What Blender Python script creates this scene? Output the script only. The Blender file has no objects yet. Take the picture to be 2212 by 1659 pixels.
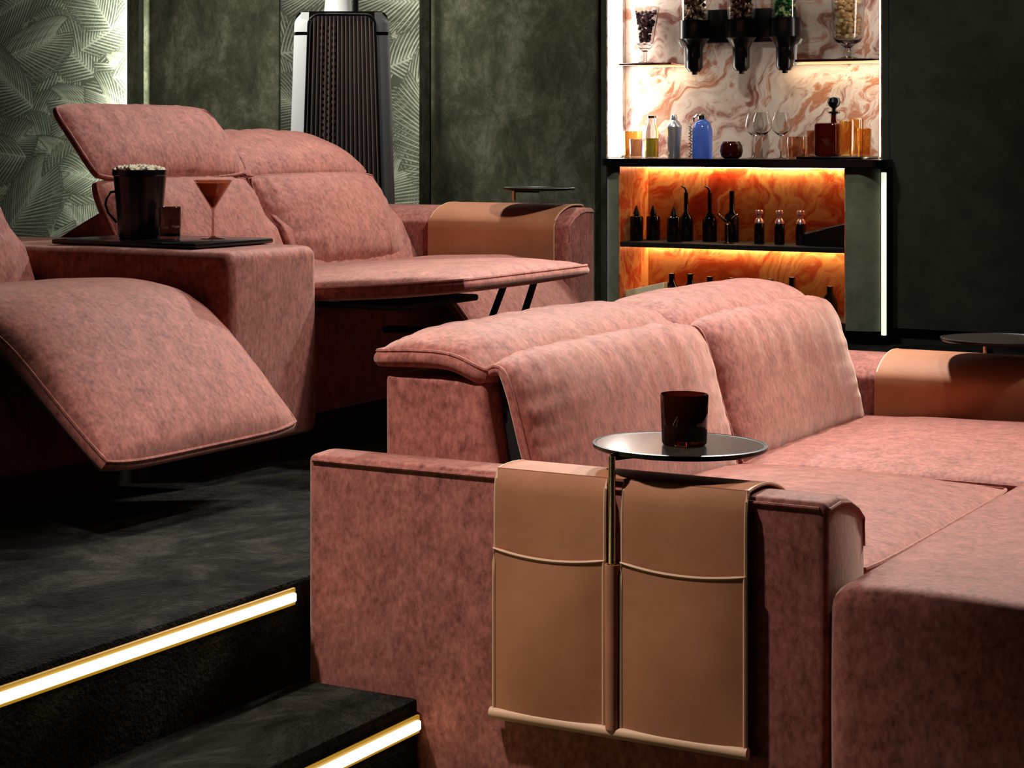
import bpy, bmesh, math, random
import numpy as np
from mathutils import Vector, noise, Matrix
random.seed(7); np.random.seed(7)
SC = bpy.context.scene
COL = SC.collection
PI = math.pi

# ------------------------------------------------------------------ camera
# x runs towards the screen, y across the room to the bar wall, z up
W, H = 2212, 1659
F, CX, CY, CAMZ = 4500.0, 700.0, 300.0, 1.2
YAW = math.radians(32)
cam_d = bpy.data.cameras.new('camera')
cam = bpy.data.objects.new('camera', cam_d); COL.objects.link(cam)
cam.location = (0, 0, CAMZ)
cam.rotation_euler = (PI/2, 0, YAW)
cam_d.sensor_fit = 'HORIZONTAL'; cam_d.sensor_width = 36
cam_d.lens = F/W*36
cam_d.shift_x = (W/2-CX)/W
cam_d.shift_y = -(H/2-CY)/W
cam_d.clip_start = .05
SC.camera = cam
SN, CN = math.sin(YAW), math.cos(YAW)
def wx(px, y):
    u = (px-CX)/F
    return y*(-SN+CN*u)/(CN+SN*u)
def wz(px, py, y):
    u = (px-CX)/F
    return CAMZ-(y/(CN+SN*u))*(py-CY)/F

# ------------------------------------------------------------------ view, world, lights
SC.view_settings.view_transform = 'Standard'
SC.view_settings.look = 'None'
SC.view_settings.exposure = 0.0
SC.view_settings.gamma = 1
SC.view_settings.use_curve_mapping = False
SC.cycles.max_bounces = 8
SC.cycles.sample_clamp_indirect = 4
wd = bpy.data.worlds.new('world'); SC.world = wd; wd.use_nodes = True
wd.node_tree.nodes['Background'].inputs[0].default_value = (.9, .85, .8, 1)
wd.node_tree.nodes['Background'].inputs[1].default_value = 0.0
def spot(name, loc, target, power, angle, blend=.6, color=(1, .93, .84), size=.08):
    l = bpy.data.lights.new(name, 'SPOT'); l.energy = power; l.color = color
    l.spot_size = math.radians(angle); l.spot_blend = blend; l.shadow_soft_size = size
    o = bpy.data.objects.new(name, l); COL.objects.link(o); o.location = loc
    o.rotation_euler = (Vector(target)-Vector(loc)).to_track_quat('-Z', 'Y').to_euler()
    return o
def area(name, loc, target, power, sx, sy, color=(1, .93, .84)):
    l = bpy.data.lights.new(name, 'AREA'); l.shape = 'RECTANGLE'; l.size = sx; l.size_y = sy
    l.energy = power; l.color = color
    o = bpy.data.objects.new(name, l); COL.objects.link(o); o.location = loc
    o.rotation_euler = (Vector(target)-Vector(loc)).to_track_quat('-Z', 'Y').to_euler()
    return o
WARM = (1, .955, .90)
spot('downlight_front_row', (-2.3, 6.3, 2.95), (-1.3, 4.2, .5), 500, 66, .5, WARM, .12)
spot('downlight_front_row_screen_side', (-.2, 4.9, 2.95), (-1.5, 4.5, .6), 66, 60, .8, WARM, .12)
spot('fill_ottoman', (-.9, 5.9, 2.95), (-1.0, 4.2, .5), 370, 50, .8, WARM, .12)  # added fill without a known lamp, brightens ottoman and seat
spot('downlight_back_row', (-3.3, 6.9, 2.95), (-3.1, 4.6, .9), 340, 70, .8, WARM, .10)
spot('downlight_back_row_screen_side', (-1.3, 5.2, 2.95), (-3.0, 4.7, .75), 225, 82, .6, WARM, .10)
spot('downlight_aisle', (-2.45, 2.3, 2.9), (-1.9, 3.3, .4), 320, 43, .95, (1, .92, .86), .06)
spot('downlight_stairs', (-2.4, 1.6, 2.9), (-2.6, 2.6, .2), 10, 56, .8, (1, .97, .92), .10)
for i, x in enumerate((-6.4, -5.5, -4.9, -4.2, -2.0)):
    spot('wall_wash_spot', (x, 7.3, 2.95), (x, 8.3, 1.3), (25, 130, 150, 100, 45)[i], 62, .9, (1, .98, .9), .1)  # the last one is added to lift the dark wall right of the bar
spot('fill_bar', (-2.9, 6.5, 2.95), (-3.0, 8.15, .85), 100, 50, .9, (1, .97, .9), .1)  # unseen fill, added to light the bar columns and glasses from the front
spot('fill_speaker', (-5.2, 6.3, 2.95), (-4.85, 7.7, 1.3), 140, 30, .8, (1, .97, .93), .05)  # unseen spot added to brighten the loudspeaker

# ------------------------------------------------------------------ materials
def lin(c):
    def f(v):
        v = v/255
        return v/12.92 if v <= .04045 else ((v+.055)/1.055)**2.4
    return (f(c[0]), f(c[1]), f(c[2]), 1)
def mat(name, c, rough=.5, metal=0, spec=.5, emit=None, estr=0, trans=0, ior=1.45, sheen=0, coat=0):
    m = bpy.data.materials.new(name); m.use_nodes = True
    b = m.node_tree.nodes['Principled BSDF']
    b.inputs['Base Color'].default_value = lin(c)
    b.inputs['Roughness'].default_value = rough
    b.inputs['Metallic'].default_value = metal
    b.inputs['Specular IOR Level'].default_value = spec
    b.inputs['Transmission Weight'].default_value = trans
    b.inputs['IOR'].default_value = ior
    b.inputs['Sheen Weight'].default_value = sheen
    b.inputs['Coat Weight'].default_value = coat
    if emit:
        b.inputs['Emission Color'].default_value = lin(emit)
        b.inputs['Emission Strength'].default_value = estr
    return m
def nodes(m): return m.node_tree.nodes, m.node_tree.links, m.node_tree.nodes['Principled BSDF']
def noise_color(m, stops, scale=8, detail=5, rough=.6, stretch=(1, 1, 1), distort=0, bump=0, bscale=60, bdist=.01, coords='Object', fine=0):
    N, L, b = nodes(m)
    tc = N.new('ShaderNodeTexCoord'); mp = N.new('ShaderNodeMapping')
    mp.inputs['Scale'].default_value = stretch
    L.new(tc.outputs[coords], mp.inputs[0])
    n = N.new('ShaderNodeTexNoise'); n.inputs['Scale'].default_value = scale
    n.inputs['Detail'].default_value = detail; n.inputs['Roughness'].default_value = rough
    n.inputs['Distortion'].default_value = distort
    L.new(mp.outputs[0], n.inputs['Vector'])
    r = N.new('ShaderNodeValToRGB')
    e = r.color_ramp.elements
    while len(e) < len(stops): e.new(.5)
    for k, (p, c) in enumerate(stops):
        e[k].position = p; e[k].color = lin(c)
    L.new(n.outputs[0], r.inputs[0]); L.new(r.outputs[0], b.inputs['Base Color'])
    if bump:
        n2 = N.new('ShaderNodeTexNoise'); n2.inputs['Scale'].default_value = bscale; n2.inputs['Detail'].default_value = 4
        L.new(mp.outputs[0], n2.inputs['Vector'])
        bp = N.new('ShaderNodeBump'); bp.inputs['Strength'].default_value = bump; bp.inputs['Distance'].default_value = bdist
        L.new(n2.outputs[0], bp.inputs['Height']); L.new(bp.outputs[0], b.inputs['Normal'])
    return m
def velvet(name, lo, hi, sheen=.6):
    """crushed velvet: mottled pile, a fine nap and a pale sheen"""
    m = mat(name, hi, .74, spec=.24, sheen=sheen)
    N, L, b = nodes(m)
    tc = N.new('ShaderNodeTexCoord')
    def nz(scale, detail, rough, st):
        mp = N.new('ShaderNodeMapping'); mp.inputs['Scale'].default_value = st
        L.new(tc.outputs['Object'], mp.inputs[0])
        n = N.new('ShaderNodeTexNoise'); n.inputs['Scale'].default_value = scale; n.inputs['Detail'].default_value = detail; n.inputs['Roughness'].default_value = rough
        L.new(mp.outputs[0], n.inputs['Vector']); return n
    a = nz(22, 7, .75, (1, 1, .85)); c = nz(95, 4, .65, (1, 1, .6))
    mx = N.new('ShaderNodeMixRGB'); mx.inputs[0].default_value = .5
    L.new(a.outputs[0], mx.inputs[1]); L.new(c.outputs[0], mx.inputs[2])
    r = N.new('ShaderNodeValToRGB'); e = r.color_ramp.elements
    e[0].position = .36; e[0].color = lin(lo); e[1].position = .64; e[1].color = lin(hi)
    L.new(mx.outputs[0], r.inputs[0]); L.new(r.outputs[0], b.inputs['Base Color'])
    bp = N.new('ShaderNodeBump'); bp.inputs['Strength'].default_value = .16; bp.inputs['Distance'].default_value = .005
    L.new(mx.outputs[0], bp.inputs['Height']); L.new(bp.outputs[0], b.inputs['Normal'])
    b.inputs['Sheen Roughness'].default_value = .42
    b.inputs['Sheen Tint'].default_value = lin((255, 226, 206))
    return m
M = {}
M['velvet'] = velvet('rose_velvet', (104, 48, 41), (182, 110, 97))
M['green'] = noise_color(mat('green_fabric', (74, 78, 60), .9, spec=.1), [(.36, (46, 48, 36)), (.5, (68, 69, 54)), (.66, (106, 104, 88))], 5, 9, .8, (1, 1, .7), .3, .15, 90)
M['green_dark'] = noise_color(mat('dark_green_fabric', (50, 54, 46), .9, spec=.1), [(.3, (40, 44, 36)), (.7, (62, 66, 56))], 6, 8, .75, bump=.1, bscale=90)
M['column'] = noise_color(mat('column_fabric', (84, 88, 72), .8, spec=.15, sheen=.3), [(.3, (88, 94, 74)), (.7, (128, 130, 110))], 7, 8, .75, bump=.1, bscale=90)
M['carpet'] = noise_color(mat('carpet', (44, 44, 38), .95, spec=.05), [(.36, (14, 13, 12)), (.50, (34, 33, 30)), (.66, (62, 58, 51))], 5, 9, .8, (1.3, .8, 1), .5, .8, 140, .012)
M['ceiling'] = mat('ceiling_paint', (60, 60, 56), .9)
M['wall'] = noise_color(mat('wall_paint', (48, 50, 44), .9), [(.3, (40, 44, 38)), (.7, (58, 60, 52))], 6, 6)
M['leather'] = noise_color(mat('tan_leather', (160, 108, 80), .62, spec=.2), [(.3, (160, 104, 74)), (.7, (184, 124, 90))], 6, 5, .6, bump=.08, bscale=220, bdist=.002)
M['leather_edge'] = mat('tan_leather_edge', (206, 164, 130), .55)
M['black'] = mat('black_gloss', (12, 11, 11), .25)
M['black_matte'] = mat('black_matte', (13, 12, 12), .6)
M['black_metal'] = mat('black_metal', (18, 17, 17), .35, .6)
M['bronze'] = mat('bronze_top', (64, 56, 49), .16, .3)
M['steel'] = mat('steel', (205, 200, 190), .22, 1)
M['brass'] = mat('brass_pole', (200, 185, 150), .25, 1)
M['chrome'] = mat('chrome', (225, 225, 225), .28, .75)
M['white_panel'] = mat('white_lacquer', (235, 235, 232), .3)
M['shaded_panel'] = mat('shaded_side_lacquer', (120, 122, 122), .3, .5)
M['grille'] = mat('grille_cord', (96, 80, 72), .45)
M['grille_back'] = mat('grille_back', (18, 12, 11), .6)
def thin_glass(name, c, rough=.03, refl=1.0):
    """thin-walled glass: tinted see-through sheet with a Fresnel reflection"""
    m = bpy.data.materials.new(name); m.use_nodes = True
    N, L = m.node_tree.nodes, m.node_tree.links
    for n in list(N):
        if n.type != 'OUTPUT_MATERIAL': N.remove(n)
    out = [n for n in N if n.type == 'OUTPUT_MATERIAL'][0]
    t = N.new('ShaderNodeBsdfTransparent'); t.inputs['Color'].default_value = tuple(v**.32 for v in lin(c)[:3])+(1,)     # four walls in a row give the full tint
    g = N.new('ShaderNodeBsdfGlossy'); g.inputs['Roughness'].default_value = rough
    f = N.new('ShaderNodeFresnel'); f.inputs['IOR'].default_value = 1.5
    ge = N.new('ShaderNodeNewGeometry'); mr = N.new('ShaderNodeMapRange'); mr.inputs['To Min'].default_value = 1.5; mr.inputs['To Max'].default_value = 1/1.5
    L.new(ge.outputs['Backfacing'], mr.inputs['Value']); L.new(mr.outputs[0], f.inputs['IOR'])
    x = N.new('ShaderNodeMixShader'); ma = N.new('ShaderNodeMath'); ma.operation = 'MULTIPLY_ADD'; ma.inputs[1].default_value = 1.3; ma.inputs[2].default_value = .02; L.new(f.outputs[0], ma.inputs[0]); L.new(ma.outputs[0], x.inputs[0]); L.new(t.outputs[0], x.inputs[1]); L.new(g.outputs[0], x.inputs[2])
    L.new(x.outputs[0], out.inputs['Surface']); return m
M['glass'] = mat('clear_glass', (245, 245, 245), .02, trans=1, ior=1.45)
M['glass_thin'] = thin_glass('thin_clear_glass', (225, 222, 216))
M['glass_tea'] = thin_glass('tea_glass', (196, 140, 112))
M['glass_amber'] = thin_glass('amber_glass', (238, 176, 92))
M['glass_blue'] = mat('blue_glass', (96, 136, 240), .06, trans=.5)
M['glass_violet'] = thin_glass('violet_glass', (178, 176, 232))
M['glass_smoky'] = thin_glass('smoky_glass', (96, 72, 64))
M['glass_brown'] = thin_glass('brown_glass', (206, 150, 116))
M['glass_smoke'] = mat('dark_brown_glass', (72, 26, 16), .05, trans=.75)
M['glass_red'] = mat('red_glass', (80, 14, 10), .06, trans=.5)
M['cocktail'] = mat('amber_cocktail', (250, 150, 52), .12)
M['dark_drink'] = mat('dark_drink', (12, 6, 6), .1)
M['yellow_drink'] = mat('yellow_drink', (205, 185, 70), .1, trans=.3)
M['popcorn'] = mat('popcorn', (250, 240, 215), .8)
M['paper'] = mat('cream_paper', (250, 235, 190), .8)
M['wine'] = mat('wine_bottle_glass', (16, 12, 11), .12)
M['pink_cap'] = mat('pink_metal_cap', (240, 180, 165), .3, .8)
M['bead_brown'] = noise_color(mat('brown_candy', (80, 45, 30), .4), [(.35, (38, 18, 12)), (.5, (150, 100, 60)), (.65, (215, 195, 165))], 42, 0)
M['bead_red'] = noise_color(mat('red_candy', (90, 40, 35), .4), [(.35, (60, 18, 16)), (.55, (140, 80, 60)), (.7, (205, 170, 150))], 42, 0)
M['bead_green'] = noise_color(mat('green_candy', (60, 140, 90), .4), [(.35, (15, 80, 45)), (.5, (60, 160, 100)), (.66, (225, 235, 170))], 42, 0)
M['bead_purple'] = noise_color(mat('purple_candy', (60, 30, 45), .4), [(.4, (46, 16, 26)), (.7, (112, 74, 88))], 50, 0)
M['bead_cream'] = noise_color(mat('cream_candy', (235, 200, 140), .5), [(.35, (200, 150, 90)), (.6, (250, 225, 170))], 50, 0)
M['led_step'] = mat('step_led', (255, 240, 190), .4, emit=(255, 236, 180), estr=5)
M['led_halo_rim'] = mat('step_led_halo_rim', (120, 90, 30), .5, emit=(200, 150, 40), estr=.5)
M['led_white'] = mat('white_led', (255, 255, 250), .4, emit=(246, 255, 240), estr=130)
M['led_soft'] = mat('soft_green_led', (235, 245, 220), .4, emit=(225, 240, 200), estr=.9)
M['led_dim'] = mat('soft_white_led', (255, 255, 250), .4, emit=(240, 245, 220), estr=1.0)
M['led_warm'] = mat('warm_led', (255, 220, 170), .4, emit=(255, 206, 150), estr=42)
M['led_shelf'] = mat('shelf_led', (255, 220, 170), .4, emit=(255, 214, 150), estr=1.2)
M['led_niche'] = mat('niche_led', (255, 250, 240), .4, emit=(255, 246, 236), estr=16)

def onyx(name, stops, emit=0):
    m = mat(name, (200, 150, 120), .25, spec=.4)
    N, L, b = nodes(m)
    tc = N.new('ShaderNodeTexCoord')
    mp = N.new('ShaderNodeMapping'); mp.inputs['Scale'].default_value = (1, 1, 1); mp.inputs['Rotation'].default_value = (0, math.radians(-35), 0)
    L.new(tc.outputs['Object'], mp.inputs[0])
    n0 = N.new('ShaderNodeTexNoise'); n0.inputs['Scale'].default_value = 2.6; n0.inputs['Detail'].default_value = 3
    L.new(mp.outputs[0], n0.inputs['Vector'])
    mx = N.new('ShaderNodeMixRGB'); mx.blend_type = 'ADD'; mx.inputs[0].default_value = .55
    L.new(mp.outputs[0], mx.inputs[1]); L.new(n0.outputs['Color'], mx.inputs[2])
    mp2 = N.new('ShaderNodeMapping'); mp2.inputs['Scale'].default_value = (5.2, 5.2, 1.5)
    L.new(mx.outputs[0], mp2.inputs[0])
    n = N.new('ShaderNodeTexNoise'); n.inputs['Scale'].default_value = 1.25; n.inputs['Detail'].default_value = 8; n.inputs['Roughness'].default_value = .62; n.inputs['Distortion'].default_value = .5
    L.new(mp2.outputs[0], n.inputs['Vector'])
    r = N.new('ShaderNodeValToRGB'); e = r.color_ramp.elements
    while len(e) < len(stops): e.new(.5)
    for k, (p, c) in enumerate(stops): e[k].position = p; e[k].color = lin(c)
    L.new(n.outputs[0], r.inputs[0]); L.new(r.outputs[0], b.inputs['Base Color'])
    return m
M['marble'] = onyx('swirled_marble', [(.30, (92, 52, 46)), (.40, (140, 94, 84)), (.46, (198, 176, 162)), (.53, (210, 196, 182)), (.59, (170, 112, 82)), (.66, (176, 136, 118)), (.76, (222, 194, 150))])
M['onyx'] = onyx('orange_lit_onyx', [(.28, (166, 50, 28)), (.42, (210, 92, 50)), (.52, (240, 172, 106)), (.62, (210, 92, 54)), (.75, (242, 190, 124))])  # same stone as the niche, with the orange light put into its colour
# ------------------------------------------------------------------ helpers
WL = {}
def bm_new(): return bmesh.new()
def box(bm, x0, x1, y0, y1, z0, z1, bev=0, seg=2, vert_only=False):
    b2 = bmesh.new()
    bmesh.ops.create_cube(b2, size=1)
    for v in b2.verts:
        v.co = Vector((x0+(v.co.x+.5)*(x1-x0), y0+(v.co.y+.5)*(y1-y0), z0+(v.co.z+.5)*(z1-z0)))
    if bev:
        es = [e for e in b2.edges if not vert_only or abs(e.verts[0].co.z-e.verts[1].co.z) > 1e-6 and abs(e.verts[0].co.x-e.verts[1].co.x) < 1e-6 and abs(e.verts[0].co.y-e.verts[1].co.y) < 1e-6]
        bmesh.ops.bevel(b2, geom=es, offset=bev, segments=seg, profile=.5, affect='EDGES')
    merge(bm, b2); return bm
def merge(bm, b2, mtx=None):
    vm = {}
    for v in b2.verts:
        vm[v] = bm.verts.new(mtx @ v.co if mtx else v.co)
    for f in b2.faces:
        try: bm.faces.new([vm[v] for v in f.verts]).smooth = f.smooth
        except ValueError: pass
    b2.free()
def lathe(bm, prof, c, seg=24, flute=0, nfl=0):
    rings = []
    for r, z in prof:
        ring = []
        for k in range(seg):
            a = 2*PI*k/seg
            rr = r*(1+flute*math.cos(nfl*a)) if flute else r
            ring.append(bm.verts.new((c[0]+rr*math.cos(a), c[1]+rr*math.sin(a), c[2]+z)))
        rings.append(ring)
    for a, b in zip(rings, rings[1:]):
        for k in range(seg):
            f = bm.faces.new((a[k], a[(k+1) % seg], b[(k+1) % seg], b[k])); f.smooth = True
    if prof[0][0] > 1e-5: bm.faces.new(rings[0][::-1])
    if prof[-1][0] > 1e-5: bm.faces.new(rings[-1])
    return bm
def tube(bm, pts, r, seg=8, closed=False):
    pts = [Vector(p) for p in pts]; n = len(pts); rings = []
    for i, p in enumerate(pts):
        a = pts[i-1] if i or closed else pts[i]; b = pts[(i+1) % n] if i < n-1 or closed else pts[i]
        t = (b-a)
        t = t.normalized() if t.length > 1e-9 else Vector((0, 0, 1))
        up = Vector((0, 0, 1)) if abs(t.z) < .9 else Vector((1, 0, 0))
        s = t.cross(up).normalized(); q = s.cross(t)
        rr = r[i] if isinstance(r, (list, tuple)) else r
        rings.append([bm.verts.new(p+s*rr*math.cos(2*PI*k/seg)+q*rr*math.sin(2*PI*k/seg)) for k in range(seg)])
    for i in range(n if closed else n-1):
        a, b = rings[i], rings[(i+1) % n]
        for k in range(seg):
            f = bm.faces.new((a[k], a[(k+1) % seg], b[(k+1) % seg], b[k])); f.smooth = True
    if not closed:
        bm.faces.new(rings[0][::-1]); bm.faces.new(rings[-1])
    return bm
def prism(bm, pts, axis, a0, a1, bev=0, seg=3):
    """closed polygon pts in the plane across axis ('x': (y,z); 'y': (x,z)), extruded a0..a1"""
    b2 = bmesh.new()
    def mk(p, a): return (a, p[0], p[1]) if axis == 'x' else (p[0], a, p[1])
    A = [b2.verts.new(mk(p, a0)) for p in pts]; B = [b2.verts.new(mk(p, a1)) for p in pts]
    b2.faces.new(A); b2.faces.new(B[::-1])
    n = len(pts)
    for i in range(n): b2.faces.new((A[i], B[i], B[(i+1) % n], A[(i+1) % n]))
    bmesh.ops.recalc_face_normals(b2, faces=b2.faces)
    if bev:
        bmesh.ops.bevel(b2, geom=list(b2.edges), offset=bev, segments=seg, profile=.5, affect='EDGES')
    merge(bm, b2); return bm
def tag(o, label=None, cat=None, group=None, kind=None):
    if label: o['label'] = label
    if cat: o['category'] = cat
    if group: o['group'] = group
    if kind: o['kind'] = kind
    return o
def empty(name, loc, label, cat, group=None):
    o = bpy.data.objects.new(name, None); COL.objects.link(o); o.location = loc; o.empty_display_size = .05
    WL[o] = Vector(loc); tag(o, label, cat, group); return o
def obj(name, bm, m, parent=None, smooth=None, angle=40, label=None):
    bmesh.ops.recalc_face_normals(bm, faces=bm.faces)
    me = bpy.data.meshes.new(name)
    if parent is not None: org = WL[parent]
    else:
        c = [v.co for v in bm.verts]
        org = Vector(((min(v.x for v in c)+max(v.x for v in c))/2, (min(v.y for v in c)+max(v.y for v in c))/2, min(v.z for v in c)))
    for v in bm.verts: v.co -= org
    bm.to_mesh(me); bm.free()
    if smooth is not False:
        me.polygons.foreach_set('use_smooth', [True]*len(me.polygons))
        try: me.set_sharp_from_angle(angle=math.radians(angle))
        except Exception: pass
    me.materials.append(m if not isinstance(m, str) else M[m])
    o = bpy.data.objects.new(name, me); COL.objects.link(o)
    WL[o] = org
    if parent is not None: o.parent = parent
    else: o.location = org
    if label: o['label'] = label
    return o
def struct(name, bm, m, parent=None, **k):
    o = obj(name, bm, m, parent, **k)
    if parent is None: o['kind'] = 'structure'
    return o
def crom(pts, n):
    P = [Vector((p[0], p[1])) for p in pts]
    P = [2*P[0]-P[1]]+P+[2*P[-1]-P[-2]]
    out = []
    dense = []
    for i in range(1, len(P)-2):
        for k in range(24):
            t = k/24
            a, b, c, d = P[i-1:i+3]
            dense.append(.5*((2*b)+(c-a)*t+(2*a-5*b+4*c-d)*t*t+(3*b-a-3*c+d)*t**3))
    dense.append(P[-2])
    L = [0]
    for a, b in zip(dense, dense[1:]): L.append(L[-1]+(b-a).length)
    for k in range(n+1):
        s = L[-1]*k/n
        j = 0
        while j < len(L)-2 and L[j+1] < s: j += 1
        t = (s-L[j])/max(1e-9, L[j+1]-L[j])
        out.append(dense[j].lerp(dense[j+1], t))
    return out
def pad(path, y0, y1, tu, tl, edge=.012, ns=44, nw=36, p=3.0, q=.5, wr=.006, seed=0, bow=.012, pipe=True, wfreq=16, pw=None):
    """upholstered cushion: follows path (x,z); tu/tl puff to the upper/lower side"""
    bm = bmesh.new()
    C = crom(path, ns)
    Nn = []
    for i in range(ns+1):
        t = (C[min(ns, i+1)]-C[max(0, i-1)]).normalized()
        Nn.append(Vector((-t.y, t.x)))
    tot = sum((b-a).length for a, b in zip(C, C[1:]))
    pw = pw or p
    def prof(v): return max(0, 1-abs(2*v-1)**p)**q
    def profw(v): return max(0, 1-abs(2*v-1)**pw)**q
    top, bot = {}, {}
    for i in range(ns+1):
        # cosine spacing near the rims
        s = i/ns
        for j in range(nw+1):
            w = .5-.5*math.cos(PI*j/nw); w = .5*w+.5*j/nw
            f = prof(s)*profw(w)
            b_ = 2*w-1; a_ = 2*s-1
            y = y0+(y1-y0)*w
            y += -b_*bow*(abs(a_)**6)*1.5
            sh = -a_*bow*(abs(b_)**6)*1.5
            es = min(s, 1-s)*tot; ew = min(w, 1-w)*(y1-y0)
            d = 1.3*noise.noise(Vector((y*wfreq+seed*7+s*2, s*tot*2.5, seed*3.1)))*math.exp(-es/.13)*(1 if s < .5 else .45) \
              + noise.noise(Vector((y*2.5, s*tot*wfreq+seed*5, seed*1.7)))*math.exp(-ew/.08)
            d += .28*noise.noise(Vector((y*7+s*tot*5, s*tot*3-y*2, seed*2.3+9)))
            d *= wr*min(1, f*2.2)
            c = C[i]; n = Nn[i]
            tg = Vector((n.y, -n.x))
            cc = c+tg*sh
            hu = edge/2+tu*f+d; hl = edge/2+tl*f
            pt = cc+n*hu; pb = cc-n*hl
            top[i, j] = bm.verts.new((pt.x, y, pt.y)); bot[i, j] = bm.verts.new((pb.x, y, pb.y))
    def quad(*v):
        fc = bm.faces.new(v); fc.smooth = True
    for i in range(ns):
        for j in range(nw):
            quad(top[i, j], top[i+1, j], top[i+1, j+1], top[i, j+1])
            quad(bot[i, j], bot[i, j+1], bot[i+1, j+1], bot[i+1, j])
    rim = [(i, 0) for i in range(ns)]+[(ns, j) for j in range(nw)]+[(i, nw) for i in range(ns, 0, -1)]+[(0, j) for j in range(nw, 0, -1)]
    cen = sum((top[k].co for k in rim), Vector())/len(rim)
    lay = [[top[k] for k in rim]]
    for q in range(1, 4):
        t = q/4; L_2 = []
        for n_, k in enumerate(rim):
            a, b = top[k].co, bot[k].co
            pa, pb = top[rim[n_-1]].co, top[rim[(n_+1) % len(rim)]].co
            o_ = (pb-pa).cross(a-b)
            o_ = o_.normalized() if o_.length > 1e-9 else (a-cen).normalized()
            if o_.dot(a-cen) < 0: o_ = -o_
            L_2.append(bm.verts.new(a.lerp(b, t)+o_*edge*.30*math.sin(PI*t)))
        lay.append(L_2)
    lay.append([bot[k] for k in rim])
    for A_, B_2 in zip(lay, lay[1:]):
        for n_ in range(len(rim)):
            m_ = (n_+1) % len(rim); quad(A_[n_], B_2[n_], B_2[m_], A_[m_])
    if pipe:
        ring = [top[i, 0].co.copy() for i in range(0, ns+1)]+[top[ns, j].co.copy() for j in range(1, nw+1)]+[top[i, nw].co.copy() for i in range(ns-1, -1, -1)]+[top[0, j].co.copy() for j in range(nw-1, 0, -1)]
        tube(bm, ring, .0042, 6, True)
    return bm
def soft_box(x0, x1, y0, y1, z0, z1, r=.04, seg=5, cuts=10, wr=.004, seed=0):
    bm = bmesh.new()
    box(bm, x0, x1, y0, y1, z0, z1, r, seg)
    bmesh.ops.subdivide_edges(bm, edges=[e for e in bm.edges if e.calc_length() > .12], cuts=cuts, use_grid_fill=True)
    for v in bm.verts:
        d = noise.noise(v.co*5+Vector((seed, 0, 0)))
        v.co += Vector((d*wr, d*wr*.6, d*wr))
    return bm

# ------------------------------------------------------------------ room shell
ZP, ZS = .38, .19               # platform of the back row, middle step
YW = 8.3                        # face of the bar wall
bm = bm_new(); box(bm, -8, 3.5, -1.6, 8.7, -.1, 0); floor = struct('floor', bm, 'carpet')
bm = bm_new(); box(bm, -8, -2.10, -1.6, 8.7, 0, ZP, .008, 2); obj('platform', bm, 'carpet', floor)
bm = bm_new(); box(bm, -2.10, -1.85, -1.6, 3.283, 0, ZS, .008, 2); obj('step', bm, 'carpet', floor)
bm = bm_new(); box(bm, -8, 3.5, -1.6, 8.7, 3.0, 3.1); struct('ceiling', bm, 'ceiling')
bm = bm_new(); box(bm, -8.1, -8, -1.6, 8.7, 0, 3.0); struct('wall_back', bm, 'wall')
bm = bm_new(); box(bm, 3.5, 3.6, -1.6, 8.7, 0, 3.0); struct('wall_front', bm, 'wall')
bm = bm_new(); box(bm, -8, 3.5, -1.7, -1.6, 0, 3.0); struct('wall_left', bm, 'wall')
# bar wall with a niche
NX0, NX1, NYB = wx(1310, YW), wx(1905, YW), 8.50
bm = bm_new()
box(bm, -8, NX0, YW, 8.7, 0, 3.0); box(bm, NX1, 3.5, YW, 8.7, 0, 3.0)
box(bm, NX0, NX1, NYB+.02, 8.7, 0, 3.0); box(bm, NX0, NX1, YW, NYB+.02, 2.4, 3.0)
wall = struct('wall_right', bm, 'green_dark', smooth=False)
def panel(name, px0, px1, prot, m, z0=ZP+.06, z1=2.95):
    bm = bm_new(); box(bm, wx(px0, YW-prot), wx(px1, YW-prot), YW-prot, YW, z0, z1, .004, 1)
    return obj(name, bm, m, wall)
panel('fabric_panel', 308, 602, .03, 'green')
panel('fabric_panel', 930, 1287, .03, 'green')
panel('fabric_panel', 1921, 2330, .03, 'green_dark')
bm = bm_new(); box(bm, NX0-.0, -8, YW-.02, YW, ZP, ZP+.08); struct('baseboard_right', bm, 'black_matte')

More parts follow.
